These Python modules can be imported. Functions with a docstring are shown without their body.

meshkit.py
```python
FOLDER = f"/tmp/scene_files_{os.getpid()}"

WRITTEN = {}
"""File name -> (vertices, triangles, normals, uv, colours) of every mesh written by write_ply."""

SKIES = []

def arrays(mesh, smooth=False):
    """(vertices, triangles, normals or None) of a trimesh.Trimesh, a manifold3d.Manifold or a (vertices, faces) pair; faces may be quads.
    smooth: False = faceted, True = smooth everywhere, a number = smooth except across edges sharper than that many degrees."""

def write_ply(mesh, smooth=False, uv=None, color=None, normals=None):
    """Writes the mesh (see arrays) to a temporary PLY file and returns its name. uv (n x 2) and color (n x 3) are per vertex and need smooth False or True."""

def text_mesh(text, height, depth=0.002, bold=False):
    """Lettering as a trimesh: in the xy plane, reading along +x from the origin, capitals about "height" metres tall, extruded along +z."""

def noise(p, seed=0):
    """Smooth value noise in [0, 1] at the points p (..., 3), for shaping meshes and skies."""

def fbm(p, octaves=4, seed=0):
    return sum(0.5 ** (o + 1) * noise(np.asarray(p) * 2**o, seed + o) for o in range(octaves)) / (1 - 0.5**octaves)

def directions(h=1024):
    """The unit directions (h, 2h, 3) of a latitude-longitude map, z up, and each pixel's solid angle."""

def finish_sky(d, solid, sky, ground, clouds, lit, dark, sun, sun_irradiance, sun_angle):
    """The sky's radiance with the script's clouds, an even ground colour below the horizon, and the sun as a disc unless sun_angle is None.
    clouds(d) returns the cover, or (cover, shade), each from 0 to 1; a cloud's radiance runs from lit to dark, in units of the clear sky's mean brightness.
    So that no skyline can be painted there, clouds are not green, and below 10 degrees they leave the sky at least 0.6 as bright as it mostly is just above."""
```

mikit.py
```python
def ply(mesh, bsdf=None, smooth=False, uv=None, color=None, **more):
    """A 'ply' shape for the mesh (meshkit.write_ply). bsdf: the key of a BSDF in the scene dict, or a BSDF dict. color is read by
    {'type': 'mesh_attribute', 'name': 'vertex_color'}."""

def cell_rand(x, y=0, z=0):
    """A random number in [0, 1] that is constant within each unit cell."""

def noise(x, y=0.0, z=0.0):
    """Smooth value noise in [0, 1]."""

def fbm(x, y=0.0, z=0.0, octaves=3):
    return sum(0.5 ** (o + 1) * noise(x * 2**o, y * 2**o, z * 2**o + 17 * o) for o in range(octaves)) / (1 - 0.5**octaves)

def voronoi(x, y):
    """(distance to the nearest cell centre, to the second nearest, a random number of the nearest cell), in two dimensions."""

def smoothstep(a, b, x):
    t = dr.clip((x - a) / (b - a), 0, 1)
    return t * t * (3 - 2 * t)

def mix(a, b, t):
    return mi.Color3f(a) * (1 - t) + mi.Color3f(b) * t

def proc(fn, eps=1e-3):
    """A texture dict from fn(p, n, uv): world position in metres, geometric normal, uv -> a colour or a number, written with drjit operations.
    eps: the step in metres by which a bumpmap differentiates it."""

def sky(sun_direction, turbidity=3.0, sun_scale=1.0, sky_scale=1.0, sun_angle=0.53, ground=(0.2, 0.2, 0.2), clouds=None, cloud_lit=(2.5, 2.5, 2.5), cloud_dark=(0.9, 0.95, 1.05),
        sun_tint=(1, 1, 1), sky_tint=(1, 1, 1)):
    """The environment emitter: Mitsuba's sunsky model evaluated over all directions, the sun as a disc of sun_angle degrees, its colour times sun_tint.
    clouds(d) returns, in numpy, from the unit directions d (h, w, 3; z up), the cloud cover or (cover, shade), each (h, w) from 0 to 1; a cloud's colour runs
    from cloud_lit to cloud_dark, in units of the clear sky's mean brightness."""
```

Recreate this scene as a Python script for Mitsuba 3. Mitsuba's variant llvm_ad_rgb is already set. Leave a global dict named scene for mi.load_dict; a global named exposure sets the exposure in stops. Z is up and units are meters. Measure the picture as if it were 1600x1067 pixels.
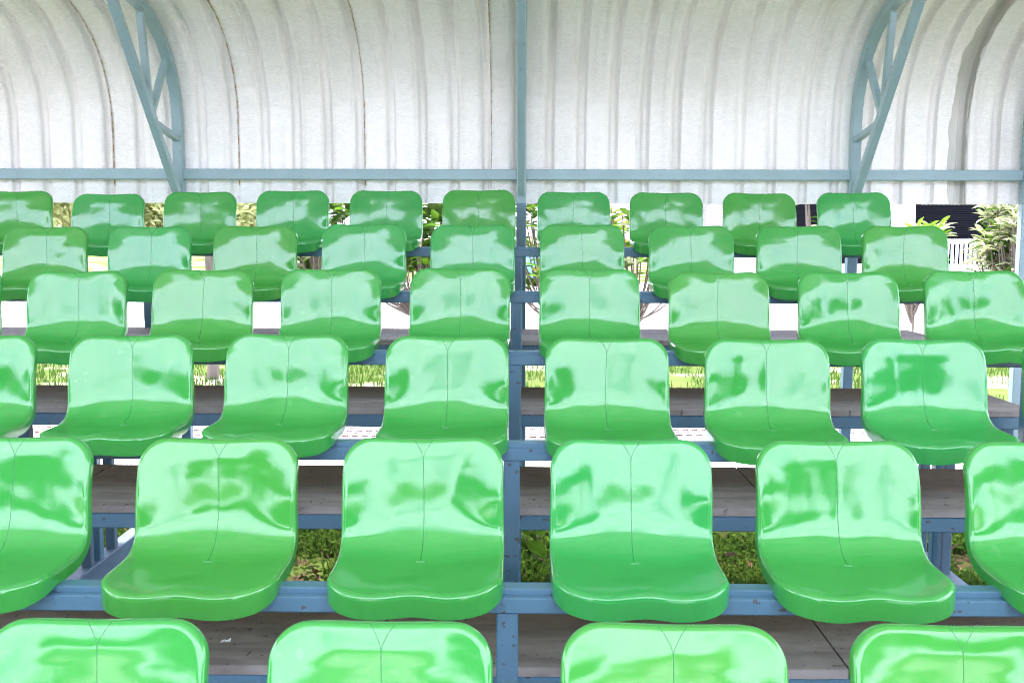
import math, random
import numpy as np, trimesh, mitsuba as mi, mikit, meshkit
import drjit as dr
from mikit import noise, fbm, voronoi, cell_rand, smoothstep, mix
T = mi.ScalarTransform4f
scene, labels = {'type': 'scene'}, {}

# ------------------------------------------------------------------ camera, sky, exposure
EYE = 1.75
PITCH, YAW, ROLL = 0.10492574, 0.01191938, 0.00238574
fwd = np.array([-math.sin(YAW) * math.cos(PITCH), math.cos(YAW) * math.cos(PITCH), -math.sin(PITCH)])
right = np.array([math.cos(YAW), math.sin(YAW), 0.0])
upv = np.cross(right, fwd)
cam_up = math.cos(ROLL) * upv - math.sin(ROLL) * right
scene['camera'] = {'type': 'perspective', 'fov': math.degrees(2 * math.atan(0.5)), 'fov_axis': 'x', 'near_clip': 0.05, 'far_clip': 2000.0,
                   'to_world': T().look_at(origin=[0, 0, EYE], target=[float(v) for v in np.array([0, 0, EYE]) + fwd], up=[float(v) for v in cam_up])}

def clouds(d):
    p = d / np.maximum(d[..., 2:3] + 0.35, 0.1) * 1.6
    n = meshkit.fbm(p + 3.1, 5, 4)
    cover = np.clip((n - 0.22) / 0.2, 0, 1) * 0.95
    shade = np.clip((meshkit.fbm(p * 1.7 + 9.0, 4, 7) - 0.45) / 0.4, 0, 1) * 0.7
    return cover, shade
scene['sky'] = mikit.sky((-0.28, 0.56, 0.82), turbidity=3.0, sun_scale=0.7, sun_angle=1.2, clouds=clouds, cloud_lit=(4.8, 4.95, 6.5), cloud_dark=(3.2, 3.75, 6.0))
exposure = 3.82

# ------------------------------------------------------------------ helpers
def tag(key, label=None, category=None, group=None, kind=None):
    d = labels.setdefault(key, {})
    for k, v in (('label', label), ('category', category), ('group', group), ('kind', kind)):
        if v: d[k] = v
    return key

used = {}
def numbered(name):
    n = used.get(name, 0); used[name] = n + 1
    return name if n == 0 else '%s_%03d' % (name, n)

def put(name, shape, parent=None, **tags):
    key = numbered((parent + '__' if parent else '') + name)
    scene[key] = shape
    if tags: tag(key, **tags)
    return key

def thing(name, label, category, group=None):
    return tag(numbered(name), label, category, group)

class MB:
    """collects pieces of one mesh"""
    def __init__(self): self.v, self.f, self.n = [], [], 0
    def add(self, v, f):
        v = np.asarray(v, float); f = np.asarray(f, int)
        if f.shape[1] == 4: f = np.vstack([f[:, [0, 1, 2]], f[:, [0, 2, 3]]])
        self.v.append(v); self.f.append(f + self.n); self.n += len(v); return self
    def mesh(self): return (np.vstack(self.v), np.vstack(self.f))
    def ply(self, bsdf, smooth=False, **k): return mikit.ply(self.mesh(), bsdf, smooth=smooth, **k)

def bar(p, q, w, h, c=0.004, up=(0, 0, 1)):
    """a chamfered rectangular tube from p to q, w wide across and h along up"""
    p, q = np.asarray(p, float), np.asarray(q, float)
    d = (q - p) / np.linalg.norm(q - p)
    s = np.cross(d, up); s /= np.linalg.norm(s)
    u = np.cross(s, d)
    a, b = w / 2, h / 2
    c = min(c, a * 0.6, b * 0.6)
    sec = [(a, -b + c), (a, b - c), (a - c, b), (-a + c, b), (-a, b - c), (-a, -b + c), (-a + c, -b), (a - c, -b)]
    off = np.array([x * s + y * u for x, y in sec])
    v = np.vstack([p + off, q + off])
    f = []
    for i in range(8):
        j = (i + 1) % 8
        f += [[i, i + 8, j + 8], [i, j + 8, j]]
    for i in range(1, 7):
        f += [[0, i, i + 1], [8, 8 + i + 1, 8 + i]]
    return v, np.array(f)

def box(x0, x1, y0, y1, z0, z1, c=0.004):
    return bar(((x0 + x1) / 2, y0, (z0 + z1) / 2), ((x0 + x1) / 2, y1, (z0 + z1) / 2), x1 - x0, z1 - z0, c)

def sweep(path, w, h, side=(1, 0, 0)):
    """a rectangular tube bent along a path that lies in the plane across SIDE"""
    path = np.asarray(path, float); side = np.asarray(side, float)
    t = np.gradient(path, axis=0); t /= np.linalg.norm(t, axis=1, keepdims=True)
    n = np.cross(side, t)
    a, b, c = w / 2, h / 2, 0.004
    sec = [(a, -b + c), (a, b - c), (a - c, b), (-a + c, b), (-a, b - c), (-a, -b + c), (-a + c, -b), (a - c, -b)]
    v = np.vstack([[p + x * side + y * m for x, y in sec] for p, m in zip(path, n)])
    f = []
    for k in range(len(path) - 1):
        for i in range(8):
            j = (i + 1) % 8
            f.append([k * 8 + i, k * 8 + j, k * 8 + 8 + j, k * 8 + 8 + i])
    f = np.array(f); f = np.vstack([f[:, [0, 1, 2]], f[:, [0, 2, 3]]])
    e = (len(path) - 1) * 8
    caps = [[0, i + 1, i] for i in range(1, 7)] + [[e, e + i, e + i + 1] for i in range(1, 7)]
    return v, np.vstack([f, caps])

def grid_faces(nr, nc, off=0, flip=False):
    i, j = np.meshgrid(np.arange(nr - 1), np.arange(nc - 1), indexing='ij')
    a = (i * nc + j).ravel() + off
    q = np.stack([a, a + 1, a + nc + 1, a + nc], -1)
    return q[:, ::-1] if flip else q

def two(b): return {'type': 'twosided', 'bsdf': b}

# ------------------------------------------------------------------ materials
def rgb(*c): return {'type': 'rgb', 'value': list(c)}
def seat_tone(m):
    def fn(p, n, uv):
        a = fbm(p.x * 7 + 3, p.y * 7, p.z * 7, 3)
        scuff = smoothstep(0.70, 0.80, fbm(p.x * 30, p.y * 30, p.z * 30, 3)) * smoothstep(0.55, 0.7, noise(p.x * 5 + 8, p.y * 5, p.z * 5))
        c = mix((0.036 * m[0], 0.268 * m[1], 0.044 * m[2]), (0.045 * m[0], 0.305 * m[1], 0.054 * m[2]), a)
        return mix(c, (0.22, 0.5, 0.2), scuff * 0.14)
    return fn
SEAT_BSDF = []
for k, m in enumerate([(1, 1, 1), (1.18, 0.98, 0.85), (0.85, 1.02, 1.22)]):
    key = 'mat_seat_%d' % k
    scene[key] = two({'type': 'roughplastic', 'diffuse_reflectance': mikit.proc(seat_tone(m)), 'alpha': 0.016, 'int_ior': 1.66, 'nonlinear': False})
    SEAT_BSDF.append(key)
scene['mat_seam'] = two({'type': 'roughplastic', 'diffuse_reflectance': rgb(0.016, 0.18, 0.035), 'alpha': 0.3})
scene['mat_slot'] = two({'type': 'roughplastic', 'diffuse_reflectance': rgb(0.10, 0.36, 0.12), 'alpha': 0.12})

def paint(base, chip, chipamt):
    def fn(p, n, uv):
        d = fbm(p.x * 9, p.y * 9, p.z * 9, 4)
        sp = smoothstep(0.74, 0.78, fbm(p.x * 45, p.y * 45, p.z * 45, 3)) * chipamt
        c = mix(tuple(0.86 * b for b in base), tuple(1.1 * b for b in base), d)
        return mix(c, chip, sp)
    return fn
scene['mat_blue'] = two({'type': 'principled', 'base_color': mikit.proc(paint((0.066, 0.152, 0.208), (0.06, 0.05, 0.045), 0.8)), 'roughness': 0.34, 'specular': 0.5})
scene['mat_teal'] = two({'type': 'principled', 'base_color': mikit.proc(paint((0.235, 0.345, 0.365), (0.12, 0.12, 0.1), 0.4)), 'roughness': 0.38, 'specular': 0.5})
scene['mat_steelblue'] = two({'type': 'principled', 'base_color': mikit.proc(paint((0.065, 0.115, 0.15), (0.1, 0.07, 0.05), 0.6)), 'roughness': 0.6, 'specular': 0.25})

def foil(p, n, uv):
    a = fbm(p.x * 1.7, p.y * 1.7, p.z * 1.2, 4)
    g = 0.55 * noise(p.x * 75, p.y * 140, p.z * 140) + 0.45 * noise(p.x * 190, p.y * 260, p.z * 260)
    streak = fbm(p.x * 22, p.y * 0.9, p.z * 0.9, 3)
    c = mix((0.77, 0.745, 0.70), (0.84, 0.82, 0.785), smoothstep(0.3, 0.65, a))
    c = mix(c, (0.52, 0.51, 0.46), smoothstep(0.5, 0.8, streak) * 0.35)
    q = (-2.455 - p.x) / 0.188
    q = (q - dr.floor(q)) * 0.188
    rib_shade = smoothstep(0.0, 0.006, q) * (1 - smoothstep(0.050, 0.062, q))  # shade inside the rib channels, painted into the foil colour
    c = c * (1 - 0.09 * rib_shade * smoothstep(0.2, 0.6, fbm(p.x * 3, p.y * 1.5, p.z * 1.5, 2)))
    return c * (0.84 + 0.32 * g)
def foil_bump(p, n, uv):
    return 0.6 * noise(p.x * 110, p.y * 190, p.z * 190) + 1.3 * noise(p.x * 50, p.y * 105, p.z * 105)
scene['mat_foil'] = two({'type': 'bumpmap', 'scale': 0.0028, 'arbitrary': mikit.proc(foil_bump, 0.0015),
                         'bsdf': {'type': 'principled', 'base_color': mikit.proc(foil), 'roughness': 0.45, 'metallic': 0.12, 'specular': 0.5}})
scene['mat_bare'] = two({'type': 'principled', 'base_color': mikit.proc(lambda p, n, uv: mix((0.42, 0.43, 0.38), (0.58, 0.57, 0.52), fbm(p.x * 12, p.y * 5, p.z * 5, 3))), 'roughness': 0.5, 'metallic': 0.3})
def rust(p, n, uv):
    s = smoothstep(0.46, 0.6, fbm(p.x * 20, p.y * 60, p.z * 60, 3))
    return mix((0.50, 0.48, 0.43), mix((0.20, 0.12, 0.05), (0.42, 0.29, 0.12), noise(p.x * 50, p.y * 90, p.z * 90)), s)
scene['mat_rust'] = two({'type': 'diffuse', 'reflectance': mikit.proc(rust)})

def cement(p, n, uv):
    a = fbm(p.x * 3.2, p.y * 3.2, p.z * 9, 4)
    b = fbm(p.x * 19, p.y * 33, p.z * 30, 3)
    dots = smoothstep(0.90, 0.93, noise(p.x * 55, p.y * 55, 1.0))
    streak = smoothstep(0.5, 0.7, fbm(p.x * 5, p.y * 30, 4.0, 3))
    front_band = 1 - smoothstep(0.10, 0.36, uv.y + 0.24 * (fbm(p.x * 2.2, p.y * 4 + 3, p.z * 2, 4) - 0.5))  # paler band along the front edge, browner towards the back
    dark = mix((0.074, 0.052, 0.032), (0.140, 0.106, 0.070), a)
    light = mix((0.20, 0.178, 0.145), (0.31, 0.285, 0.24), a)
    c = mix(dark, light, front_band) * (0.56 + 0.34 * b)
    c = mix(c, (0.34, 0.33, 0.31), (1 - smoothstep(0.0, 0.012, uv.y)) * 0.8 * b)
    c = mix(c, (0.06, 0.05, 0.04), streak * 0.35)
    return mix(c, (0.03, 0.026, 0.022), dots * 0.6)
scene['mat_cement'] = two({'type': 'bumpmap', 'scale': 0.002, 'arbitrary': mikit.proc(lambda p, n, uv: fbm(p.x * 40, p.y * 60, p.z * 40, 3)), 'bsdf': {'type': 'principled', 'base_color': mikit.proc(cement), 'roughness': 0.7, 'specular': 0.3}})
def edge_cement(p, n, uv):
    return mix((0.20, 0.18, 0.16), (0.48, 0.46, 0.43), fbm(p.x * 30, p.y * 30, p.z * 60, 4))
def lawn(p, n, uv):
    a = fbm(p.x * 0.5, p.y * 0.9, 0.5, 4)
    b = fbm(p.x * 5, p.y * 5, 2.0, 4)
    c = mix((0.055, 0.10, 0.025), (0.13, 0.17, 0.05), b)
    soil = mix((0.045, 0.035, 0.022), (0.10, 0.08, 0.055), noise(p.x * 9, p.y * 9, 0))
    dry = mix((0.32, 0.29, 0.2), (0.45, 0.42, 0.32), b)
    c = mix(c, dry, smoothstep(0.5, 0.62, a) * smoothstep(9.0, 11.0, p.y))
    under = smoothstep(1.5, 2.5, p.y) * (1 - smoothstep(5.9, 6.8, p.y))
    return mix(c, soil, dr.maximum(under * smoothstep(0.35, 0.6, b), 0.25 * smoothstep(0.5, 0.7, b)))
scene['mat_lawn'] = two({'type': 'diffuse', 'reflectance': mikit.proc(lawn)})
scene['mat_paving'] = two({'type': 'diffuse', 'reflectance': mikit.proc(lambda p, n, uv: mix((0.40, 0.385, 0.36), (0.55, 0.53, 0.50), fbm(p.x * 1.5, p.y * 1.5, 0, 5)))})
scene['mat_white'] = two({'type': 'principled', 'base_color': mikit.proc(lambda p, n, uv: mix((0.66, 0.66, 0.66), (0.8, 0.8, 0.79), fbm(p.x * 2, p.y * 2, p.z * 2, 4))), 'roughness': 0.6})
scene['mat_pinkgrey'] = two({'type': 'diffuse', 'reflectance': rgb(0.30, 0.26, 0.26)})
scene['mat_shutter'] = two({'type': 'principled', 'base_color': rgb(0.006, 0.007, 0.010), 'roughness': 0.8, 'specular': 0.15})
scene['mat_roof'] = two({'type': 'diffuse', 'reflectance': rgb(0.16, 0.13, 0.12)})
scene['mat_bin'] = two({'type': 'principled', 'base_color': rgb(0.16, 0.42, 0.52), 'roughness': 0.35})
scene['mat_brick'] = two({'type': 'diffuse', 'reflectance': mikit.proc(lambda p, n, uv: mix((0.06, 0.022, 0.016), (0.12, 0.05, 0.035), noise(p.x * 11, p.y * 11, 0)))})
scene['mat_paper'] = two({'type': 'diffuse', 'reflectance': rgb(0.78, 0.77, 0.74)})
scene['mat_dry'] = two({'type': 'diffuse', 'reflectance': rgb(0.17, 0.12, 0.075)})
scene['mat_bark'] = two({'type': 'diffuse', 'reflectance': mikit.proc(lambda p, n, uv: mix((0.10, 0.085, 0.07), (0.22, 0.19, 0.16), fbm(p.x * 20, p.y * 20, p.z * 6, 4)))})
def leafmat(name, lo, hi, trans=0.5, rough=0.45):
    scene[name] = {'type': 'principledthin', 'base_color': mikit.proc(lambda p, n, uv: mix(lo, hi, noise(p.x * 9, p.y * 9, p.z * 9))), 'roughness': rough, 'diff_trans': trans, 'eta': 1.4}
leafmat('leaf_glossy', (0.03, 0.085, 0.012), (0.09, 0.17, 0.03), 0.9, 0.35)
leafmat('leaf_pale', (0.28, 0.33, 0.15), (0.54, 0.56, 0.36), 1.1)
leafmat('leaf_yellow', (0.20, 0.25, 0.05), (0.42, 0.40, 0.12), 1.1)
leafmat('leaf_bright', (0.24, 0.30, 0.09), (0.50, 0.52, 0.26), 1.1)
leafmat('leaf_dark', (0.025, 0.055, 0.012), (0.06, 0.10, 0.025), 0.5)
leafmat('leaf_grass', (0.03, 0.085, 0.012), (0.09, 0.15, 0.03), 0.6)
leafmat('leaf_weed', (0.12, 0.27, 0.02), (0.19, 0.36, 0.04), 1.0)

# ------------------------------------------------------------------ setting: ground, pavements
def sheet(x0, x1, y0, y1, z, nx=2, ny=2):
    X, Y = np.meshgrid(np.linspace(x0, x1, nx), np.linspace(y0, y1, ny))
    return np.stack([X.ravel(), Y.ravel(), np.full(X.size, z)], -1), grid_faces(ny, nx)
put('ground', mikit.ply(sheet(-400, 400, -400, 400, 0.0), 'mat_lawn'), kind='structure')
put('added_bounce_paving', mikit.ply(sheet(-30, 30, -11, 0.2, 0.004), 'mat_paving'), kind='structure')  # unseen pale paving, added to bounce sunlight up to the canopy lining
put('footpath', mikit.ply(sheet(-30, 30, 7.1, 9.5, 0.004), 'mat_paving'), kind='structure')
put('road', mikit.ply(sheet(-120, 120, 16.0, 37.5, 0.004), 'mat_paving'), kind='structure')

# ------------------------------------------------------------------ the seat rows: (y, z of the top of the backs, x shift, first n, last n)
ROWS = [(1.7862, 1.0533, 0.0084, -2.5, 2.5), (2.5537, 1.2355, 0.0071, -3.5, 3.5), (3.3535, 1.4150, 0.0081, -4.5, 3.5),
        (4.1692, 1.6053, 0.0002, -5.5, 3.5), (4.9815, 1.7913, 0.0113, -5.5, 3.5), (5.7817, 1.9845, 0.0069, -5.5, 3.5)]
PITCHX = 0.52

def pchip(xs, ys):
    from scipy.interpolate import PchipInterpolator, CubicSpline
    return CubicSpline(xs, ys)

# side profile of a seat: (towards the viewer, height from the top of the back)
PROF = np.array([(0.0, 0.0), (0.0105, -0.035), (0.019, -0.075), (0.026, -0.12), (0.033, -0.165), (0.044, -0.210), (0.070, -0.254), (0.114, -0.278),
                 (0.170, -0.284), (0.225, -0.284), (0.280, -0.281), (0.320, -0.281), (0.345, -0.284)])
_l = np.concatenate([[0], np.cumsum(np.linalg.norm(np.diff(PROF, axis=0), axis=1))])
CS, CZ = pchip(_l, PROF[:, 0]), pchip(_l, PROF[:, 1])
LEN = _l[-1]

def seat_mesh(seed):
    nc, nr = 73, 96
    a = np.linspace(-1, 1, nc)
    ucol = np.sign(a) * (1 - (1 - np.abs(a)) ** 1.55)        # dense at the edges
    b = np.linspace(0, 1, nr)
    lrow = LEN * (0.62 * (0.5 - 0.5 * np.cos(np.pi * b)) + 0.38 * b)
    Wt = lambda l: 0.2005 + 0.0035 * np.clip(l / LEN, 0, 1) + 0.002 * np.sin(np.clip(l / LEN, 0, 1) * np.pi)
    rt, rb = 0.074, 0.095
    def halfw(l):
        w = Wt(l)
        w = np.where(l < rt, w - rt + np.sqrt(np.maximum(rt ** 2 - (rt - l) ** 2, 0)), w)
        m = LEN - l
        return np.where(m < rb, w - rb + np.sqrt(np.maximum(rb ** 2 - (rb - m) ** 2, 0)), w)
    Lg, Ug = np.meshgrid(lrow, ucol, indexing='ij')
    X = Ug * halfw(Lg)
    W = Wt(Lg)
    # distance to the rounded outline
    r = np.where(Lg < LEN / 2, rt, rb)
    e = np.minimum(Lg, LEN - Lg)
    qx, qy = r - (W - np.abs(X)), r - e
    inside = r - np.hypot(np.maximum(qx, 0), np.maximum(qy, 0)) - np.minimum(np.maximum(qx, qy), 0) * 1.0
    dist = np.where((qx > 0) & (qy > 0), r - np.hypot(qx, qy), np.minimum(W - np.abs(X), e))
    dist = np.maximum(dist, 0)
    xn = np.abs(X) / W
    f = Lg / LEN
    back = np.clip(1 - (Lg - 0.20) / 0.10, 0, 1); back = back * back * (3 - 2 * back)
    mid = np.exp(-((Lg - 0.15) / 0.11) ** 2)
    D = back * (0.006 + 0.024 * mid) * xn ** 2.4                      # the back wraps forward at the sides
    D += (1 - back) * 0.013 * xn ** 2.6                               # and the pan upward
    D -= 0.0022 * np.exp(-np.abs(X) / 0.022) * back * np.clip((Lg - 0.03) / 0.06, 0, 1)   # the crease in the middle
    D += 0.0032 * back * np.exp(-((xn - 0.45) / 0.3) ** 2) * -1.0 * np.clip(Lg / 0.08, 0, 1)  # two shallow hollows
    front = np.clip((Lg - (LEN - 0.13)) / 0.10, 0, 1); front = front * front * (3 - 2 * front)
    D += front * (0.011 * np.exp(-(X / 0.055) ** 2) - 0.004)           # ridge between the legs
    D += 0.003 * np.clip(1 - Lg / 0.05, 0, 1) * np.cos(np.clip(xn, 0, 1) * np.pi) * -1
    gw = np.random.RandomState(seed + 60)
    for wl, am in ((0.21, 0.0011), (0.16, 0.0008), (0.13, 0.0006), (0.10, 0.0004), (0.075, 0.00024), (0.05, 0.00012), (0.17, 0.0008), (0.09, 0.00032)):
        an, ph = gw.uniform(0, np.pi), gw.uniform(0, 6.28)
        D += 0.52 * am * np.sin(2 * np.pi / wl * (X * np.cos(an) + Lg * np.sin(an)) + ph)
    rho = 0.015
    roll = np.where(dist < rho, rho - np.sqrt(np.maximum(rho ** 2 - (rho - dist) ** 2, 0)), 0)
    D -= roll
    cs, cz = CS(Lg), CZ(Lg)
    ts, tz = CS(Lg, 1), CZ(Lg, 1)
    tn = np.hypot(ts, tz); ts, tz = ts / tn, tz / tn
    ns, nz = -tz, ts                                                     # normal: towards the viewer on the back, up on the pan
    bow = 0.020 * (1 - xn ** 2) * np.clip((Lg - (LEN - 0.12)) / 0.12, 0, 1)   # front edge bows forward
    sag = -0.002 * np.clip(1 - Lg / 0.06, 0, 1) * np.exp(-(X / 0.07) ** 2)    # top edge dips in the middle
    S = cs + ns * D + bow
    Z = cz + nz * D + sag
    top = np.stack([X, -S, Z], -1)                                       # y points away from the viewer
    nrm = np.stack([np.zeros_like(X), -ns, nz], -1)
    V = top.reshape(-1, 3); N = nrm.reshape(-1, 3)
    idx = np.arange(nr * nc).reshape(nr, nc)
    loop = np.concatenate([idx[0, :], idx[1:, -1], idx[-1, -2::-1], idx[-2:0:-1, 0]])
    depth = np.where(f.ravel() > 0.5, 0.030, 0.016) + 0.0
    depth = 0.013 + 0.011 * np.clip((f.ravel() - 0.35) / 0.3, 0, 1) + 0.020 * np.clip((f.ravel() - 0.80) / 0.16, 0, 1)
    c0 = V[loop]
    cen = np.stack([np.zeros(len(loop)), V[loop][:, 1], V[loop][:, 2]], -1)
    B1 = c0 - N[loop] * depth[loop][:, None]
    inward = -c0 * np.array([1, 0, 0]); inward = inward / np.maximum(np.linalg.norm(inward, axis=1, keepdims=True), 1e-6)
    tang = np.stack([np.zeros_like(ts), -ts, tz], -1).reshape(-1, 3)[loop]
    endw = np.where(f.ravel()[loop] < 0.02, 1.0, np.where(f.ravel()[loop] > 0.98, -1.0, 0.0))[:, None]
    B2 = B1 + inward * 0.004 * (endw == 0) + tang * endw * 0.004
    under = V - N * 0.0045
    under[:, 0] *= 0.975
    n0 = len(V); m = len(loop)
    allv = np.vstack([V, B1, B2, under])
    F = [grid_faces(nr, nc)]
    i = np.arange(m); j = (i + 1) % m
    F.append(np.stack([loop[i], loop[j], n0 + j, n0 + i], -1)[:, ::-1])
    F.append(np.stack([n0 + i, n0 + j, n0 + m + j, n0 + m + i], -1)[:, ::-1])
    ub = n0 + 2 * m
    F.append(np.stack([n0 + m + i, n0 + m + j, ub + loop[j], ub + loop[i]], -1)[:, ::-1])
    F.append(grid_faces(nr, nc, ub, True))
    F = np.vstack(F)
    F = F[:, ::-1]
    F = np.vstack([F[:, [0, 1, 2]], F[:, [0, 2, 3]]])
    def on(x, l, lift):
        """a point of the upper surface"""
        from scipy.interpolate import RegularGridInterpolator
        r_ = np.interp(l, lrow, np.arange(nr)); 
        hw = halfw(np.asarray(l)); uu = np.clip(x / np.maximum(hw, 1e-6), -1, 1)
        c_ = np.interp(uu, ucol, np.arange(nc))
        g = RegularGridInterpolator((np.arange(nr), np.arange(nc)), top, method='linear')
        h = RegularGridInterpolator((np.arange(nr), np.arange(nc)), nrm, method='linear')
        q = np.stack([r_, c_], -1)
        return g(q) + h(q) * lift
    return (allv, F), on

def ribbon(on, xs, ls, w, lift):
    xs, ls = np.asarray(xs, float), np.asarray(ls, float)
    dx, dl = np.gradient(xs), np.gradient(ls)
    n = np.hypot(dx, dl); px, pl = dl / n, -dx / n
    a, b, c = on(xs - px * w, ls - pl * w, 0.0), on(xs, ls, lift), on(xs + px * w, ls + pl * w, 0.0)
    v = np.stack([a, b, c], 1).reshape(-1, 3)
    return v, grid_faces(len(xs), 3)

SEATS = []
for sd in range(4):
    mesh, on = seat_mesh(sd)
    rs = np.random.RandomState(sd)
    mb = MB()
    lj, le = 0.048 + 0.016 * rs.rand(), 0.332
    bend = rs.uniform(-0.004, 0.004)
    ls = np.linspace(lj, le, 60); tt = (ls - lj) / (le - lj)
    mb.add(*ribbon(on, bend * np.sin(tt * 3.1), ls, 0.0009, 0.0004))
    for sgn in (-1, 1):
        l2 = np.linspace(0.004, lj, 24); t2 = 1 - l2 / lj
        mb.add(*ribbon(on, sgn * (0.024 + 0.008 * rs.rand()) * t2 ** 1.6, l2, 0.0007, 0.0003))
    seam = mb.mesh()
    sl = MB()
    ang = np.linspace(0, 2 * np.pi, 13)[:-1]
    cx = 0.002
    ring = [on(cx + rr * 0.010 * np.cos(ang), le + 0.003 + rr * 0.0030 * np.sin(ang), lf) for rr, lf in ((1.3, 0.0), (1.0, 0.0014), (0.6, -0.0015))]
    v = np.vstack(ring + [on(np.array([cx]), np.array([le + 0.003]), -0.001)])
    f = []
    for k in range(2):
        for i in range(12):
            j = (i + 1) % 12
            f += [[k * 12 + i, k * 12 + j, k * 12 + 12 + j], [k * 12 + i, k * 12 + 12 + j, k * 12 + 12 + i]]
    f += [[24 + i, 24 + (i + 1) % 12, 36] for i in range(12)]
    sl.add(v, f)
    SEATS.append((mesh, seam, sl.mesh()))
SEAT_PLY = {}
def seat_ply(v, k):
    if (v, k) not in SEAT_PLY:
        mesh, seam, slot = SEATS[v]
        SEAT_PLY[v, k] = (mikit.ply(mesh, SEAT_BSDF[k], smooth=55), mikit.ply(seam, 'mat_seam', smooth=True), mikit.ply(slot, 'mat_slot', smooth=True))
    return SEAT_PLY[v, k]

JIT = {0: [0.002, -0.004, 0.002], 1: [0, -0.001, 0.003, -0.001], 2: [-0.001, -0.003, 0.001, 0.003, 0.006, -0.006],
       3: [0.002, -0.004, -0.004, 0.001, 0.004, 0.004, 0.005, -0.008], 4: [0.009, -0.001, -0.010, -0.006, -0.002, 0.005, 0.010, 0.003, -0.007],
       5: [0.002, -0.002, -0.003, 0.001, -0.002, 0.006, 0.001, -0.002, -0.001]}
JZ = {0: [0.002, 0, -0.001], 1: [-0.002, 0.002, 0, -0.001], 2: [0.002, 0.006, 0.001, -0.003, -0.004, -0.002], 3: [-0.008, -0.001, 0.003, 0.007, 0.006, -0.006, -0.004, 0.003],
      4: [-0.010, -0.008, -0.004, 0.006, 0.004, 0.006, 0.001, 0.002, 0.003], 5: [-0.015, -0.003, 0.005, 0.006, 0.011, 0.001, -0.002, -0.004, 0.0]}
J0 = {0: -1.5, 1: -1.5, 2: -2.5, 3: -3.5, 4: -4.5, 5: -4.5}
ORD = ['first', 'second', 'third', 'fourth', 'fifth', 'sixth']
rnd = random.Random(11)
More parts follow.
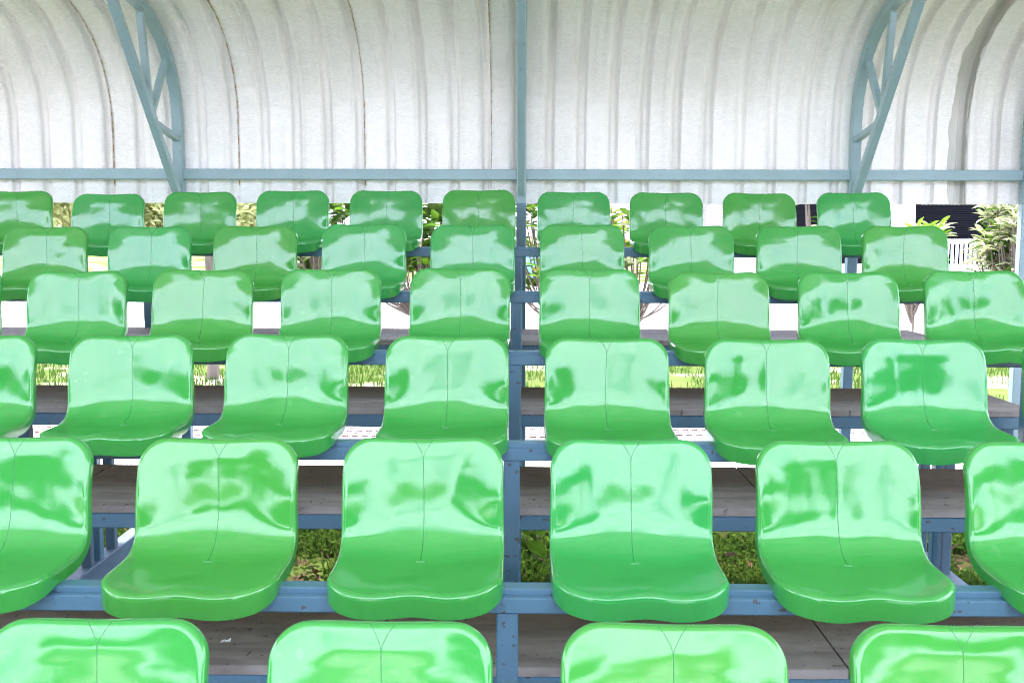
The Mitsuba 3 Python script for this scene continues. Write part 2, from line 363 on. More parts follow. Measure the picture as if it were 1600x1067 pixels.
for r, (y, z, x0, na, nb) in enumerate(ROWS):
    n = na
    while n <= nb:
        k = int(round(n - J0[r]))
        dx = JIT[r][k] if 0 <= k < len(JIT[r]) else 0.0
        if r == 3 and n == -4.5: dx = 0.009
        dz = JZ[r][k] if 0 <= k < len(JZ[r]) else 0.0
        side, cnt = ('left', int(-n + 0.5)) if n < 0 else ('right', int(n + 0.5))
        row = 'front row' if r == 0 else 'back row' if r == 5 else ORD[r] + ' row from front'
        t = thing('stadium_seat', 'glossy green seat, %s, %s to the %s of centre post' % (row, ORD[cnt - 1], side), 'seat', 'green bucket seats in six rows')
        shell, seam, slot = seat_ply(rnd.randrange(4), rnd.choices((0, 1, 2), (5, 3, 2))[0])
        tw = T().translate([x0 + n * PITCHX + dx, y, z + dz]).rotate([0, 0, 1], rnd.gauss(0, 0.9)).rotate([1, 0, 0], rnd.gauss(0, 0.6)).rotate([0, 1, 0], rnd.gauss(0, 0.4))
        put('shell', {**shell, 'to_world': tw}, t)
        put('seam', {**seam, 'to_world': tw}, t)
        put('drain_slot', {**slot, 'to_world': tw}, t)
        n += 1

# ------------------------------------------------------------------ steel frame of the stand
XL, XR = -4.7, 2.07
FR = [(-4.03, ), (-2.04, ), (-0.037, ), (1.95, )]
stand = thing('grandstand_frame', 'blue painted steel frame carrying the six rows of green seats', 'frame')
GB = 0.20     # top of the ground beams
for fx, in FR:
    if abs(fx) > 0.5:
        put('ground_beam', MB().add(*box(fx - 0.037, fx + 0.037, 1.2, 6.05, 0.003, GB)).ply('mat_steelblue'), stand)
for r, (y, z, x0, na, nb) in enumerate(ROWS):
    zt = z - 0.3075
    ya, yb, yc = y - 0.266, y - 0.243, y - 0.194
    put('seat_rail', MB().add(*bar((XL, (ya + yb) / 2, zt - 0.033), (XR, (ya + yb) / 2, zt - 0.033), yb - ya, 0.038, 0.003)).ply('mat_blue'), stand)
    put('seat_rail', MB().add(*bar((XL, (yb + 0.001 + yc) / 2, zt - 0.023), (XR, (yb + 0.001 + yc) / 2, zt - 0.023), yc - yb - 0.001, 0.046, 0.003)).ply('mat_blue'), stand)
    for fx, in FR:
        b = 0.003 if abs(fx) < 0.5 else GB
        put('post', MB().add(*bar((fx, ya + 0.027, b), (fx, ya + 0.027, zt - 0.0525), 0.051, 0.05, 0.004, up=(0, 1, 0))).ply('mat_blue'), stand)
    # the foot board of this row stands on two cross beams and short legs
    if r > 0:
        sy, sz = ROWS[r - 1][0] - 0.09, z - 0.745
        for k, by in enumerate((sy + 0.027, sy + 0.56)):
            put('board_beam', MB().add(*bar((XL, by, sz - 0.05), (XR, by, sz - 0.05), 0.05, 0.05, 0.003)).ply('mat_blue'), stand)
            for fx, in FR:
                b = 0.003 if abs(fx) < 0.5 else GB
                if sz - 0.0755 > b + 0.03:
                    put('board_leg', MB().add(*bar((fx, by, b), (fx, by, sz - 0.0755), 0.045, 0.045, 0.004, up=(0, 1, 0))).ply('mat_steelblue'), stand)

# ------------------------------------------------------------------ cement foot boards
rs = np.random.RandomState(5)
JO = [-4.68, -3.985, -2.785, -1.585, -0.385, 0.815, 2.06]
PAN = ['rightmost', 'second from right', 'third from right', 'fourth from right', 'fifth from right', 'leftmost']
def board(x0, x1, y0, y1, z, seed):
    nx, ny = 60, 26
    X, Y = np.meshgrid(np.linspace(x0, x1, nx), np.linspace(y0, y1, ny))
    Z = z + 0.0035 * (meshkit.fbm(np.stack([X * 1.5, Y * 2, np.full_like(X, seed)], -1), 3, seed) - 0.5)
    Y = Y.copy(); Y[0] += 0.006 * (meshkit.fbm(np.stack([X[0] * 14, X[0] * 0, X[0] * 0 + seed], -1), 3, seed) - 0.5)
    t = np.stack([X, Y, Z], -1).reshape(-1, 3)
    lo = t.copy(); lo[:, 2] = z - 0.023
    n0 = len(t)
    idx = np.arange(n0).reshape(ny, nx)
    loop = np.concatenate([idx[0], idx[1:, -1], idx[-1, -2::-1], idx[-2:0:-1, 0]])
    i = np.arange(len(loop)); j = (i + 1) % len(loop)
    F = np.vstack([grid_faces(ny, nx), np.stack([loop[j], loop[i], n0 + loop[i], n0 + loop[j]], -1), grid_faces(ny, nx, n0, True)])
    return np.vstack([t, lo]), F
def board_ply(x0, x1, sy, sz, seed):
    v, f = board(x0, x1, sy, sy + 0.60, sz, seed)
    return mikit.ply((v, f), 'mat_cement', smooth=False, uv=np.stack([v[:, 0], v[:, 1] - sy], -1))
for r in range(1, 6):
    sy, sz = ROWS[r - 1][0] - 0.09, ROWS[r][1] - 0.745
    for k in range(6):
        x0, x1 = JO[5 - k] + 0.0025, JO[6 - k] - 0.0025
        lab = 'grey cement foot board behind the %s, %s in its line' % (['front row', 'second row', 'third row', 'fourth row', 'fifth row'][r - 1], PAN[k])
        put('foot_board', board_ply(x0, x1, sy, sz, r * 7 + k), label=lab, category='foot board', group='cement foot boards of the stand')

# ------------------------------------------------------------------ canopy: profile of the foil-lined sheets
YW, ZB, Z0, EA, EB = 6.17, 1.75 + 0.178, 1.75 + 0.64, 0.75, 0.63
def prof():
    pts = [(YW, z) for z in np.linspace(ZB, Z0, 14)]
    for a in np.linspace(0, math.pi / 2, 34)[1:]:
        pts.append((YW - EA * (1 - math.cos(a)), Z0 + EB * math.sin(a)))
    y, z = pts[-1]
    for d in np.linspace(0, 6.6, 40)[1:]:  # unseen forward roof, reach and upward slope shaped to even light over the rows
        pts.append((y - d, z + 0.21 * (d if d > 1.0 else d * d * (2 - d)) - (0.0 if d > 1.0 else 0.0)))
    return np.array(pts)
PR = prof()
def at_len(path, l):
    s = np.concatenate([[0], np.cumsum(np.linalg.norm(np.diff(path, axis=0), axis=1))])
    return np.stack([np.interp(l, s, path[:, 0]), np.interp(l, s, path[:, 1])], -1), s[-1]
PL = at_len(PR, 0)[1]
canopy = thing('canopy', 'curved corrugated canopy with silver foil lining on pale teal steel trusses', 'canopy')
RIB, SEAM0 = 0.188, -2.455
def rib_depth(u):
    """u: distance left of a rib's right edge; the rib is a channel sunk outward"""
    u = np.mod(u, RIB)
    return np.interp(u, [0, 0.005, 0.014, 0.045, 0.060, RIB - 0.010, RIB], [0.001, 0.004, 0.027, 0.027, 0.0, 0.0, 0.001])
def roof_sheet(x0, x1, seed, y_off=0.0, l0=0.0, l1=None, jag=None, lap=0.0, lapw=0.02):
    l1 = PL if l1 is None else l1
    ls = np.unique(np.concatenate([np.linspace(l0, 1.7, 86), np.linspace(1.7, l1, 26)]))
    knots = np.array([0, 0.005, 0.014, 0.029, 0.045, 0.052, 0.060, 0.085, 0.115, 0.15, RIB - 0.010])
    xs = []
    k = math.floor((x0 - SEAM0) / RIB) - 1
    while SEAM0 + k * RIB < x1 + RIB:
        xs += [SEAM0 + k * RIB - q for q in knots]; k += 1
    xs = np.array(sorted(x for x in xs if x0 + 0.002 < x < x1 - 0.002)); xs = np.unique(np.concatenate([[x0], xs, [x1 - lapw, x1 - lapw + 0.002] if lap else [], [x1]]))
    p, _ = at_len(PR, ls)
    t = np.gradient(p, axis=0); t /= np.linalg.norm(t, axis=1, keepdims=True)
    n = np.stack([t[:, 1], -t[:, 0]], -1)                   # outward (away from the seats)
    Lg, Xg = np.meshgrid(ls, xs, indexing='ij')
    if jag is not None:
        for col, amp in jag:
            Xg[:, col] += amp * (meshkit.fbm(np.stack([ls * 9, ls * 0, ls * 0 + seed], -1), 4, seed) - 0.5)
    wob = meshkit.fbm(np.stack([Xg * 3.2, Lg * 2.4, np.full_like(Lg, seed)], -1), 3, 9)
    wob2 = meshkit.fbm(np.stack([Xg * 9, Lg * 5, np.full_like(Lg, 3.0)], -1), 3, 12)
    o = rib_depth(SEAM0 - Xg) + 0.010 * (wob - 0.5) + 0.010 * (wob2 - 0.5) * np.clip((wob - 0.42) * 6, 0.15, 1) + y_off
    o = o + lap * np.clip((Xg - (x1 - lapw)) / 0.002, 0, 1)
    Y = p[:, 0][:, None] + n[:, 0][:, None] * o
    Z = p[:, 1][:, None] + n[:, 1][:, None] * o
    v = np.stack([Xg, Y, Z], -1).reshape(-1, 3)
    out = v + (np.stack([np.zeros_like(Xg), np.broadcast_to(n[:, 0][:, None], Xg.shape), np.broadcast_to(n[:, 1][:, None], Xg.shape)], -1) * 0.006).reshape(-1, 3)
    nr, nc = Xg.shape; n0 = len(v)
    idx = np.arange(n0).reshape(nr, nc)
    loop = np.concatenate([idx[0], idx[1:, -1], idx[-1, -2::-1], idx[-2:0:-1, 0]])
    i = np.arange(len(loop)); j = (i + 1) % len(loop)
    F = np.vstack([grid_faces(nr, nc), np.stack([loop[j], loop[i], n0 + loop[i], n0 + loop[j]], -1), grid_faces(nr, nc, n0, True)])
    return np.vstack([v, out]), F
SW = 4 * RIB
GAP = (2.505, 2.615)
k = -6
while SEAM0 + k * SW < 5.0:
    a, b = SEAM0 + k * SW, SEAM0 + (k + 1) * SW
    segs = [(a, b, None)]
    if a < GAP[0] < b: segs = [(a, GAP[0], [(-1, 0.035)]), (GAP[1], b, [(0, 0.02)])] if b - GAP[1] > 0.05 else [(a, GAP[0], [(-1, 0.035)])]
    elif a < GAP[1] < b: segs = [(GAP[1], b, [(0, 0.02)])]
    for s0, s1, jg in segs:
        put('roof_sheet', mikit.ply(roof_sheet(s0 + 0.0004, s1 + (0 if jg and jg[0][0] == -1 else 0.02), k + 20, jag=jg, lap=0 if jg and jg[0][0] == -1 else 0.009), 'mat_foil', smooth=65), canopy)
    k += 1
put('bare_strip', mikit.ply(roof_sheet(GAP[0] - 0.13, GAP[1] + 0.13, 3, y_off=0.034), 'mat_bare', smooth=30), canopy, label='bare grey metal strip showing where the foil lining has torn apart')
# rusty laps along some sheet edges
for q, (xs_, l0, l1) in enumerate([(SEAM0, 0.10, 2.2), (SEAM0 + SW, 0.10, 2.2), (SEAM0 + 2 * SW, 0.1, 2.2), (SEAM0 + 3 * SW, 0.1, 1.4)]):
    ls = np.linspace(l0, l1, 120); p, _ = at_len(PR, ls)
    t = np.gradient(p, axis=0); t /= np.linalg.norm(t, axis=1, keepdims=True); n = np.stack([t[:, 1], -t[:, 0]], -1)
    w = 0.0012 + 0.0024 * meshkit.fbm(np.stack([ls * 14, ls * 0 + q, ls * 0], -1), 3, 2)
    dx = 0.004 * (meshkit.fbm(np.stack([ls * 3, ls * 0 + q, ls * 0], -1), 2, 5) - 0.5)
    rows = []
    for sx, o in ((-1, 0.002), (-1, -0.0085), (1, -0.0085), (1, 0.002)):
        rows.append(np.stack([xs_ + dx + sx * w, p[:, 0] + n[:, 0] * o, p[:, 1] + n[:, 1] * o], -1))
    v = np.stack(rows, 1).reshape(-1, 3)
    put('rusty_lap', mikit.ply((v, grid_faces(len(ls), 4)), 'mat_rust', smooth=30), canopy, label='thin rusty lap line between two foil lined sheets')

def off_prof(o, l0, l1, n=60):
    ls = np.linspace(l0, l1, n); p, _ = at_len(PR, ls)
    t = np.gradient(p, axis=0); t /= np.linalg.norm(t, axis=1, keepdims=True); m = np.stack([t[:, 1], -t[:, 0]], -1)
    return p - m * o
TR = [-6.0, -4.03, -2.05, -0.02, 1.94, 2.95, 4.9]
R_ = lambda y, z: (y, 1.75 + z)
for tx in TR:
    t = numbered(canopy + '__truss')
    oc = off_prof(0.047, 0.0, PL - 0.05, 90)
    c3 = np.stack([np.full(len(oc), tx), oc[:, 0], oc[:, 1]], -1)
    put('outer_chord', MB().add(*sweep(c3, 0.056, 0.056)).ply('mat_teal', 30), t)
    yy = c3[0][1]
    put('post', MB().add(*bar((tx, yy, 0.003), (tx, yy, ZB - 0.001), 0.058, 0.058, 0.004, up=(0, 1, 0))).ply('mat_blue' if tx < 2.5 else 'mat_teal'), t)
    path = [R_(6.07, 0.24), R_(5.20, 1.155), R_(4.6, 1.24), R_(4.0, 1.37), R_(-0.9, 2.38)]
    for a, b in zip(path[:-1], path[1:]):
        put('inner_chord', MB().add(*bar((tx, a[0], a[1]), (tx, b[0], b[1]), 0.046, 0.046)).ply('mat_teal'), t)
    webs = [(R_(5.72, 0.64), R_(6.09, 0.50)), (R_(5.70, 0.66), R_(5.91, 0.97)), (R_(5.66, 0.70), R_(5.55, 1.17))]
    webs = [(R_(5.765, 0.60), R_(6.10, 0.55)), (R_(5.70, 0.66), R_(5.93, 0.955)), (R_(5.665, 0.70), R_(5.575, 1.165)), (R_(5.0, 1.18), R_(4.7, 1.24))]
    for a, b in webs[:3]:
        put('web', MB().add(*bar((tx, a[0], a[1]), (tx, b[0], b[1]), 0.036, 0.036)).ply('mat_teal'), t)
for a, b in zip(TR[:-1], TR[1:]):
    put('girt', MB().add(*bar((a + 0.029, YW - 0.042, 1.75 + 0.345), (b - 0.029, YW - 0.042, 1.75 + 0.345), 0.05, 0.062)).ply('mat_teal'), canopy)
for l in (2.6, 3.8, 5.0, 6.2, 7.4):
    (yy, zz), = at_len(PR, np.array([l]))[0]
    put('purlin', MB().add(*bar((-6.9, yy, zz + 0.06), (5.0, yy, zz + 0.06), 0.05, 0.07)).ply('mat_teal'), canopy)

# ------------------------------------------------------------------ leaves and plants
def leaf(w=0.30, fold=0.16, droop=0.18):
    st = [(0, 0), (0.18, 0.55), (0.42, 0.95), (0.66, 1.0), (0.86, 0.62), (1.0, 0)]
    v, f = [], []
    for i, (x, k) in enumerate(st):
        zc = -droop * x * x
        v += [(x, -w / 2 * k, zc + fold * w * k), (x, 0, zc), (x, w / 2 * k, zc + fold * w * k)]
    for i in range(len(st) - 1):
        a = i * 3
        f += [[a, a + 3, a + 4, a + 1], [a + 1, a + 4, a + 5, a + 2]]
    return np.array(v, float), np.array(f)
def frame_mat(pos, d, up, s):
    d = d / np.linalg.norm(d); y = np.cross(up, d)
    if np.linalg.norm(y) < 1e-6: y = np.cross([1, 0, 0], d)
    y /= np.linalg.norm(y); z = np.cross(d, y)
    m = np.eye(4); m[:3, 0], m[:3, 1], m[:3, 2], m[:3, 3] = d * s, y * s, z * s, pos
    return m
def many(lv, mats):
    v, f = lv
    vv = np.einsum('nij,kj->nki', mats[:, :3, :3], v) + mats[:, None, :3, 3]
    if f.shape[1] == 4: f = np.vstack([f[:, [0, 1, 2]], f[:, [0, 2, 3]]])
    ff = (f[None] + (np.arange(len(mats)) * len(v))[:, None, None]).reshape(-1, 3)
    return vv.reshape(-1, 3), ff
def limb(pts, radii, sides=7):
    p = np.asarray(pts, float); t = np.gradient(p, axis=0); t /= np.linalg.norm(t, axis=1, keepdims=True)
    a = np.cross(t, [0.3, 0.9, 0.2]); a /= np.linalg.norm(a, axis=1, keepdims=True); b = np.cross(t, a)
    g = np.arange(sides) * 2 * np.pi / sides
    v = p[:, None] + np.asarray(radii)[:, None, None] * (np.cos(g)[None, :, None] * a[:, None] + np.sin(g)[None, :, None] * b[:, None])
    f = []
    for k in range(len(p) - 1):
        for i in range(sides):
            j = (i + 1) % sides
            f.append([k * sides + i, k * sides + j, (k + 1) * sides + j, (k + 1) * sides + i])
    return v.reshape(-1, 3), np.array(f)

LEAF = {}
LEAF_SHAPE = {k: leaf(*a) for k, a in {'broad': (0.40, 0.2, 0.25), 'long': (0.24, 0.22, 0.30), 'oval': (0.52, 0.15, 0.2)}.items()}
def leaf_ply(kind, bsdf):
    if (kind, bsdf) not in LEAF:
        LEAF[kind, bsdf] = mikit.ply(LEAF_SHAPE[kind], bsdf, smooth=True)
    return LEAF[kind, bsdf]

def rosette_shrub(name, label, cat, x, y, tips, kind, bsdfs, L, per, seed, group=None, split=True, spread=0.5, rtrunk=0.02):
    """a shrub of bare stems that end in whorls of leaves; tips: (dx, dy, z)"""
    g = np.random.RandomState(seed)
    t = thing(name, label, cat, group)
    st = MB()
    base = np.array([x, y, 0.0])
    zf = 0.78 * min(q_[2] for q_ in tips)
    st.add(*limb(base + np.linspace(0, 1, 7)[:, None] * [0.02, 0, zf + 0.01], np.linspace(rtrunk * 1.3, rtrunk * 0.9, 7), 9))
    mats = []
    for (dx, dy, z) in tips:
        tip = np.array([x + dx, y + dy, z])
        q = np.linspace(0, 1, 9)[:, None]
        fork = base + np.array([0, 0, zf * g.uniform(0.85, 1.0)])
        knee = np.array([x + dx * 0.8 + g.uniform(-.05, .05), y + dy * 0.8, (z + zf) / 2 - 0.1])
        pts = (1 - q) ** 2 * fork + 2 * q * (1 - q) * knee + q ** 2 * tip
        st.add(*limb(pts, np.linspace(rtrunk, rtrunk * 0.45, 9)))
        axis = (pts[-1] - pts[-2]); axis /= np.linalg.norm(axis)
        n = per + g.randint(-2, 3)
        for i in range(n):
            ph = i * 2.4 + g.uniform(-.3, .3)
            el = g.uniform(-0.5, 1.0) * spread + 0.15
            d = np.array([math.cos(ph) * math.cos(el), math.sin(ph) * math.cos(el), math.sin(el)]) + axis * 0.25
            p = tip - axis * g.uniform(0, 0.10)
            up = np.array([0, 0, 1.0]) + g.normal(0, 0.25, 3)
            mats.append(frame_mat(p, d, up, L * g.uniform(0.7, 1.15)))
    put('stem', st.ply('mat_bark', 40), t)
    order = np.argsort([m[1, 3] for m in mats])
    mats = [mats[i] for i in order]
    if len(mats) > 220:
        for bs in sorted(set(bsdfs)):
            sub = [m for i, m in enumerate(mats[220:]) if bsdfs[i % len(bsdfs)] == bs]
            put('leaf_mass', mikit.ply(many(LEAF_SHAPE[kind], np.array(sub)), bs, smooth=True), t, kind='stuff')
    for i, m in enumerate(mats[:220]):
        put('leaf', {**leaf_ply(kind, bsdfs[g.randint(len(bsdfs))]), 'to_world': T(m)}, t)
    return t
def tips_in(g, n, rx, ry, z0, z1):
    return [(g.uniform(-rx, rx), g.uniform(-ry, ry), g.uniform(z0, z1)) for _ in range(n)]
g = np.random.RandomState(3)
rosette_shrub('leafy_shrub', 'glossy green shrub with broad leaves behind the stand, left of the centre post', 'shrub', -1.05, 9.9, tips_in(g, 72, 0.62, 0.5, 1.28, 2.25), 'broad', ['leaf_glossy', 'leaf_glossy', 'leaf_dark', 'leaf_weed'], 0.20, 11, 1, rtrunk=0.010)
rosette_shrub('leafy_shrub', 'glossy green shrub with broad leaves showing directly at the centre post', 'shrub', 0.25, 9.8, tips_in(g, 44, 0.42, 0.4, 1.28, 2.25), 'broad', ['leaf_glossy', 'leaf_glossy', 'leaf_weed', 'leaf_yellow'], 0.20, 10, 2, rtrunk=0.010)
rosette_shrub('leafy_shrub', 'sparse shrub with yellowing leaves behind the stand, right of the centre post', 'shrub', 1.05, 9.6, tips_in(g, 34, 0.40, 0.4, 1.28, 2.2), 'broad', ['leaf_glossy', 'leaf_weed', 'leaf_yellow', 'leaf_pale'], 0.20, 8, 3, rtrunk=0.010)
rosette_shrub('leafy_shrub', 'bright leaved shrub behind the stand, leftmost of the broad leaved shrubs', 'shrub', -2.05, 10.2, tips_in(g, 50, 0.48, 0.5, 1.30, 2.25), 'broad', ['leaf_glossy', 'leaf_weed', 'leaf_pale', 'leaf_dark'], 0.20, 10, 4, rtrunk=0.010)
rosette_shrub('frangipani_shrub', 'tall pale leaved shrub in full sun at the right edge', 'shrub', 4.60, 9.6, tips_in(g, 130, 0.28, 0.40, 1.30, 2.08), 'long', ['leaf_pale', 'leaf_pale', 'leaf_pale', 'leaf_glossy'], 0.17, 11, 5, spread=0.75, rtrunk=0.009)
rosette_shrub('frangipani_shrub', 'low pale leaved shrub in front of the dark shutters', 'shrub', 3.55, 9.4, tips_in(g, 16, 0.26, 0.3, 1.40, 1.83), 'long', ['leaf_pale', 'leaf_pale', 'leaf_weed'], 0.19, 11, 6, spread=0.8, rtrunk=0.010)
rosette_shrub('frangipani_shrub', 'pale leaved shrub tip behind the back row, left of the dark shutters', 'shrub', 2.72, 9.8, tips_in(g, 5, 0.15, 0.3, 1.92, 2.25), 'long', ['leaf_pale', 'leaf_glossy'], 0.20, 9, 7, spread=0.8, rtrunk=0.02)
# broad leaved weed under the stand
rosette_shrub('weed_plant', 'bright green broad leaved weed growing under the stand by the centre post', 'plant', 0.10, 4.95, [(-0.05, -0.02, 0.30), (0.10, 0.04, 0.24), (0.02, -0.1, 0.20), (-0.1, 0.05, 0.33), (0.14, -0.06, 0.33)], 'oval', ['leaf_weed', 'leaf_weed', 'leaf_glossy'], 0.13, 5, 8, rtrunk=0.004)

def tree(name, label, x, y, h, r, zc, n, L, bsdf, seed, rt=0.16, group=None, flat=0.8):
    g = np.random.RandomState(seed)
    t = thing(name, label, 'tree', group)
    tr = MB()
    q = np.linspace(0, 1, 8)[:, None]
    topp = np.array([x + g.uniform(-.3, .3), y, zc + 0.2 * r])
    pts = np.array([x, y, -0.05]) * (1 - q) + topp * q + np.array([0.12, 0, 0]) * np.sin(q * 3)
    tr.add(*limb(pts, np.linspace(rt, rt * 0.4, 8), 9))
    cl = []
    for i in range(16):
        d = g.normal(size=3); d /= np.linalg.norm(d); d[2] = abs(d[2]) * 0.8 - 0.25
        e = np.array([x, y, zc]) + d * np.array([r, r, r * flat]) * g.uniform(0.45, 0.95)
        s = pts[5] if i % 2 else pts[6]
        tr.add(*limb(np.array([s, (s + e) / 2 + [0, 0, 0.1 * r], e]), [rt * 0.4, rt * 0.22, rt * 0.08], 5))
        cl.append((e, r * g.uniform(0.28, 0.5)))
    put('trunk', tr.ply('mat_bark', 50), t)
    mats = []
    for i in range(n):
        c, cr = cl[g.randint(len(cl))]
        d = g.normal(size=3); d /= np.linalg.norm(d)
        p = c + d * cr * g.uniform(0.35, 1.0) * np.array([1, 1, 0.75])
        mats.append(frame_mat(p, d + g.normal(0, 0.5, 3), np.array([0, 0, 1.0]) + g.normal(0, 0.4, 3), L * g.uniform(0.6, 1.3)))
    put('crown', mikit.ply(many(leaf(0.45, 0.2, 0.2), np.array(mats)), bsdf, smooth=False), t)
    return t
tree('broadleaf_tree', 'dark leaved tree with a thin grey trunk behind the left seats', -3.75, 12.2, 4, 1.4, 3.0, 7000, 0.17, 'leaf_dark', 21, 0.075)
tree('bushy_tree', 'sunlit yellow green bushy tree far behind the leftmost seats', -11.6, 26, 5, 3.0, 2.4, 14000, 0.2, 'leaf_bright', 22, 0.16)
tree('bushy_tree', 'pale sunlit bushy tree far behind the third seat from the left', -8.2, 28, 4, 2.4, 2.2, 12000, 0.2, 'leaf_bright', 23, 0.14)
# trees on the open side, opposite the stand: the seats mirror them
FT = [(-9.5, -13, 3.1, 2.6), (-14.0, -11, 3.6, 3.1), (-6.8, -16, 2.9, 2.3), (8.6, -13, 3.4, 2.9), (13.5, -10, 3.6, 3.2), (18, -4, 3.6, 3.2), (-18, -4, 3.6, 3.1)]
for i, (x, y, zc, r) in enumerate(FT):
    tree('shade_tree', 'dark green shade tree on the open side facing the seats', x, y, zc + r, r, zc, 2600, 0.5, 'leaf_dark', 40 + i, 0.2, group='shade trees facing the stand')

# grass: blades under and behind the stand
def blades(n, x0, x1, y0, y1, h, seed, keep=None):
    g = np.random.RandomState(seed)
    P = np.stack([g.uniform(x0, x1, n), g.uniform(y0, y1, n), np.zeros(n)], -1)
    dens = meshkit.fbm(np.stack([P[:, 0] * 1.7, P[:, 1] * 1.7, P[:, 2]], -1), 3, seed)
    P = P[dens > 0.41]; n = len(P)
    ph = g.uniform(0, 2 * np.pi, n); H = h * g.uniform(0.4, 1.4, n); W = g.uniform(0.003, 0.007, n); lean = g.uniform(0.1, 1.1, n)
    d = np.stack([np.cos(ph), np.sin(ph), 0 * ph], -1); s = np.stack([-np.sin(ph), np.cos(ph), 0 * ph], -1)
    up = np.array([0, 0, 1.0])
    m = P + up * (H * 0.6)[:, None] + d * (H * lean * 0.3)[:, None]
    tp = P + up * (H * (1 - 0.25 * lean))[:, None] + d * (H * lean * 0.9)[:, None]
    v = np.stack([P - s * W[:, None], P + s * W[:, None], m - s * (W * .8)[:, None], m + s * (W * .8)[:, None], tp], 1).reshape(-1, 3)
    f = np.array([[0, 1, 3], [0, 3, 2], [2, 3, 4]])
    return v, (f[None] + (np.arange(n) * 5)[:, None, None]).reshape(-1, 3)
mb = MB()
mb.add(*blades(75000, -3.6, 3.6, 3.8, 6.8, 0.085, 1))
mb.add(*blades(30000, -7.5, 7.5, 9.7, 15.5, 0.09, 2))
gw = np.random.RandomState(17)
mb.add(*many(leaf(0.6, 0.2, 0.2), np.array([frame_mat(np.array([gw.uniform(-3, 3), gw.uniform(4.0, 6.4), gw.uniform(0.02, 0.09)]), np.append(gw.normal(size=2), gw.uniform(-.2, .6)), np.array([0, 0, 1.0]) + gw.normal(0, .4, 3), gw.uniform(0.02, 0.042)) for _ in range(6000)])))
put('grass', mb.ply('leaf_grass'), label='uneven green grass and weeds under and behind the stand', category='grass', kind='stuff')
g = np.random.RandomState(8)
mats = np.array([frame_mat(np.array([g.uniform(-3, 3), g.uniform(4.2, 6.2), 0.012]), np.append(g.normal(size=2), g.normal() * 0.2), np.array([0, 0, 1.0]) + g.normal(0, .3, 3), g.uniform(0.03, 0.08)) for _ in range(1100)])
put('leaf_litter', mikit.ply(many(leaf(0.5, 0.3, -0.3), mats), 'mat_dry'), label='scattered dry brown leaves on the soil under the stand', category='leaf litter', kind='stuff')

# grating in the footpath behind the stand
grate = thing('drain_grating', 'long white concrete drain grating set in the footpath behind the stand', 'grating')
put('channel', mikit.ply(sheet(-6.0, 6.0, 8.62, 9.16, 0.008), 'mat_brick'), grate)
mb = MB()
for x in np.arange(-6.0, 6.01, 0.085): mb.add(*box(x - 0.013, x + 0.013, 8.61, 9.17, 0.011, 0.017, 0.002))
for y in np.linspace(8.6, 9.18, 6): mb.add(*box(-6.02, 6.02, y - 0.014, y + 0.014, 0.0095, 0.019, 0.002))
put('bar_grid', mb.ply('mat_white'), grate, kind='stuff')

# small litter on the boards
def scrap(x, y, z, s, bsdf, seed):
    g = np.random.RandomState(seed)
    n = 12; a = np.linspace(0, 2 * np.pi, n, endpoint=False)
    r = s * (0.55 + 0.5 * g.rand(n)) * np.where(np.abs(np.cos(a)) > 0.5, 1, 0.45)
    v = np.stack([x + r * np.cos(a), y + r * np.sin(a), z + 0.004 + 0.012 * g.rand(n)], -1)
    v = np.vstack([v, [[x, y, z + 0.008]]])
    return v, np.array([[i, (i + 1) % n, n] for i in range(n)])
put('paper_scrap', mikit.ply(scrap(-0.785, 2.59, ROWS[2][1] - 0.7435 - 0.188 + 0.19, 0.018, 'mat_paper', 1), 'mat_paper'), label='small torn white paper scrap lying on the lowest visible foot board', category='paper')
put('dry_leaf', mikit.ply(scrap(0.70, 3.36, ROWS[2][1] - 0.744, 0.03, 'mat_dry', 2), 'mat_dry'), label='dark dry leaf on the foot board behind the second row', category='leaf')

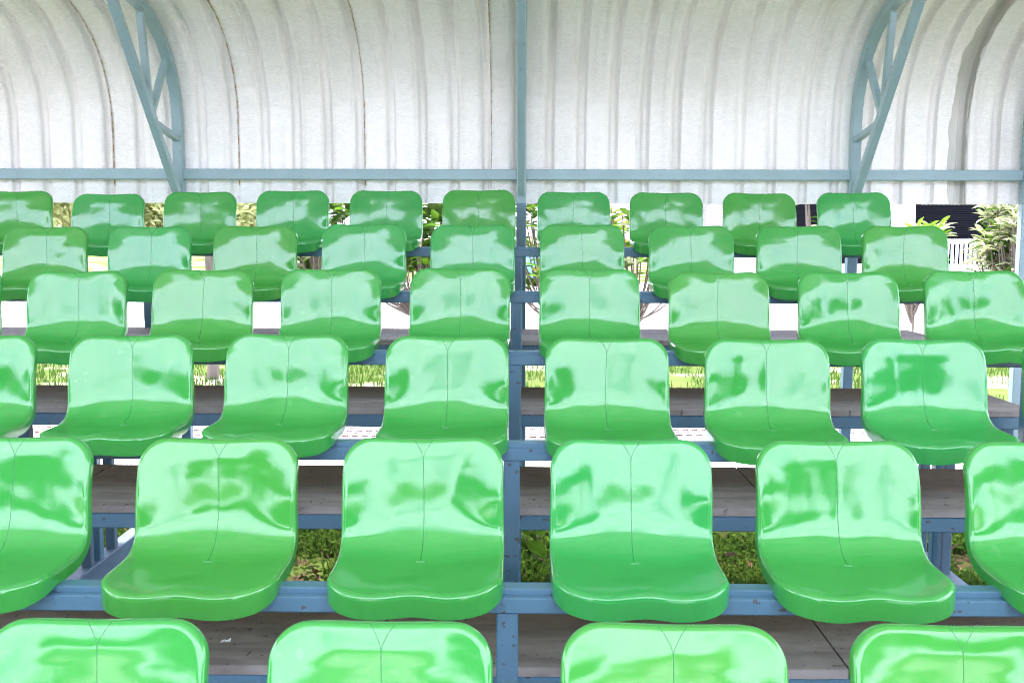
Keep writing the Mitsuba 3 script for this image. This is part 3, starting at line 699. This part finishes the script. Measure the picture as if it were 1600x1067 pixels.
# ------------------------------------------------------------------ the house and bin behind
def X_(px, D): return (px - 820) / 1600 * D
HD = 42.0
house = thing('house', 'white house with dark louvred shutters and balustrade behind the right seats', 'house')
hz = lambda py: 1.75 + (365 - py) / 1600 * HD
xa, xb = X_(1085, HD), X_(1760, HD)
put('plinth', MB().add(*box(xa, xb, HD, HD + 1.8, 0.0, hz(412))).ply('mat_white'), house)
put('rear_wall', MB().add(*box(xa, xb, HD + 1.9, HD + 8, 0.0, hz(230))).ply('mat_white'), house)
for p0, p1, m in ((1106, 1129, 'mat_pinkgrey'), (1388, 1427, 'mat_white'), (1640, 1670, 'mat_white')):
    put('pillar', MB().add(*box(X_(p0, HD), X_(p1, HD), HD + 0.25, HD + 1.1, hz(412), hz(240))).ply(m), house)
for p0, p1 in ((1090, 1106), (1235, 1388), (1427, 1640)):
    mb = MB(); x0, x1 = X_(p0, HD), X_(p1, HD)
    z = hz(411)
    while z < hz(262):
        mb.add(*bar((x0 + .02, HD + 1.5, z), (x1 - .02, HD + 1.5, z), 0.14, 0.075, 0.01)); z += 0.096
    sh = put('shutter', MB().add(*box(x0, x1, HD + 1.6, HD + 1.7, hz(412), hz(255))).ply('mat_shutter'), house)
    put('slat', mb.ply('mat_shutter'), sh, kind='stuff')
put('lintel', MB().add(*box(xa, xb, HD + 0.2, HD + 1.88, hz(239), hz(205))).ply('mat_white'), house)
put('roof', MB().add(*bar((xa - 1, HD - 0.5, hz(200)), (xb + 1, HD - 0.5, hz(200)), 1.2, 0.2)).add(*bar(((xa + xb) / 2, HD - 1.2, hz(198)), ((xa + xb) / 2, HD + 5, hz(140)), xb - xa + 2, 0.2)).ply('mat_roof'), house)
bal = put('balustrade', MB().add(*box(X_(1440, HD), xb, HD + 0.03, HD + 0.2, hz(379), hz(372))).ply('mat_white'), house)
mb = MB()
for x in np.arange(X_(1470, HD), xb, 0.185): mb.add(*box(x - 0.045, x + 0.045, HD + 0.06, HD + 0.16, hz(411.8), hz(379.3)))
put('baluster', mb.ply('mat_white'), bal, kind='stuff')
bx, by = X_(838, 40), 40.0
bn = thing('plastic_bin', 'pale blue plastic bin standing on the far pavement beside the centre post', 'bin')
a = np.linspace(0, 2 * np.pi, 28, endpoint=False)
v = np.vstack([np.stack([bx + r * np.cos(a), by + r * np.sin(a), np.full(28, z)], -1) for r, z in ((0.30, 0.01), (0.40, 0.86), (0.44, 0.87), (0.44, 0.95), (0.37, 0.95), (0.28, 0.05))])
f = [[k * 28 + i, k * 28 + (i + 1) % 28, k * 28 + 28 + (i + 1) % 28, k * 28 + 28 + i] for k in range(5) for i in range(28)]
put('body', mikit.ply((v, np.array(f)), 'mat_bin', smooth=40), bn)
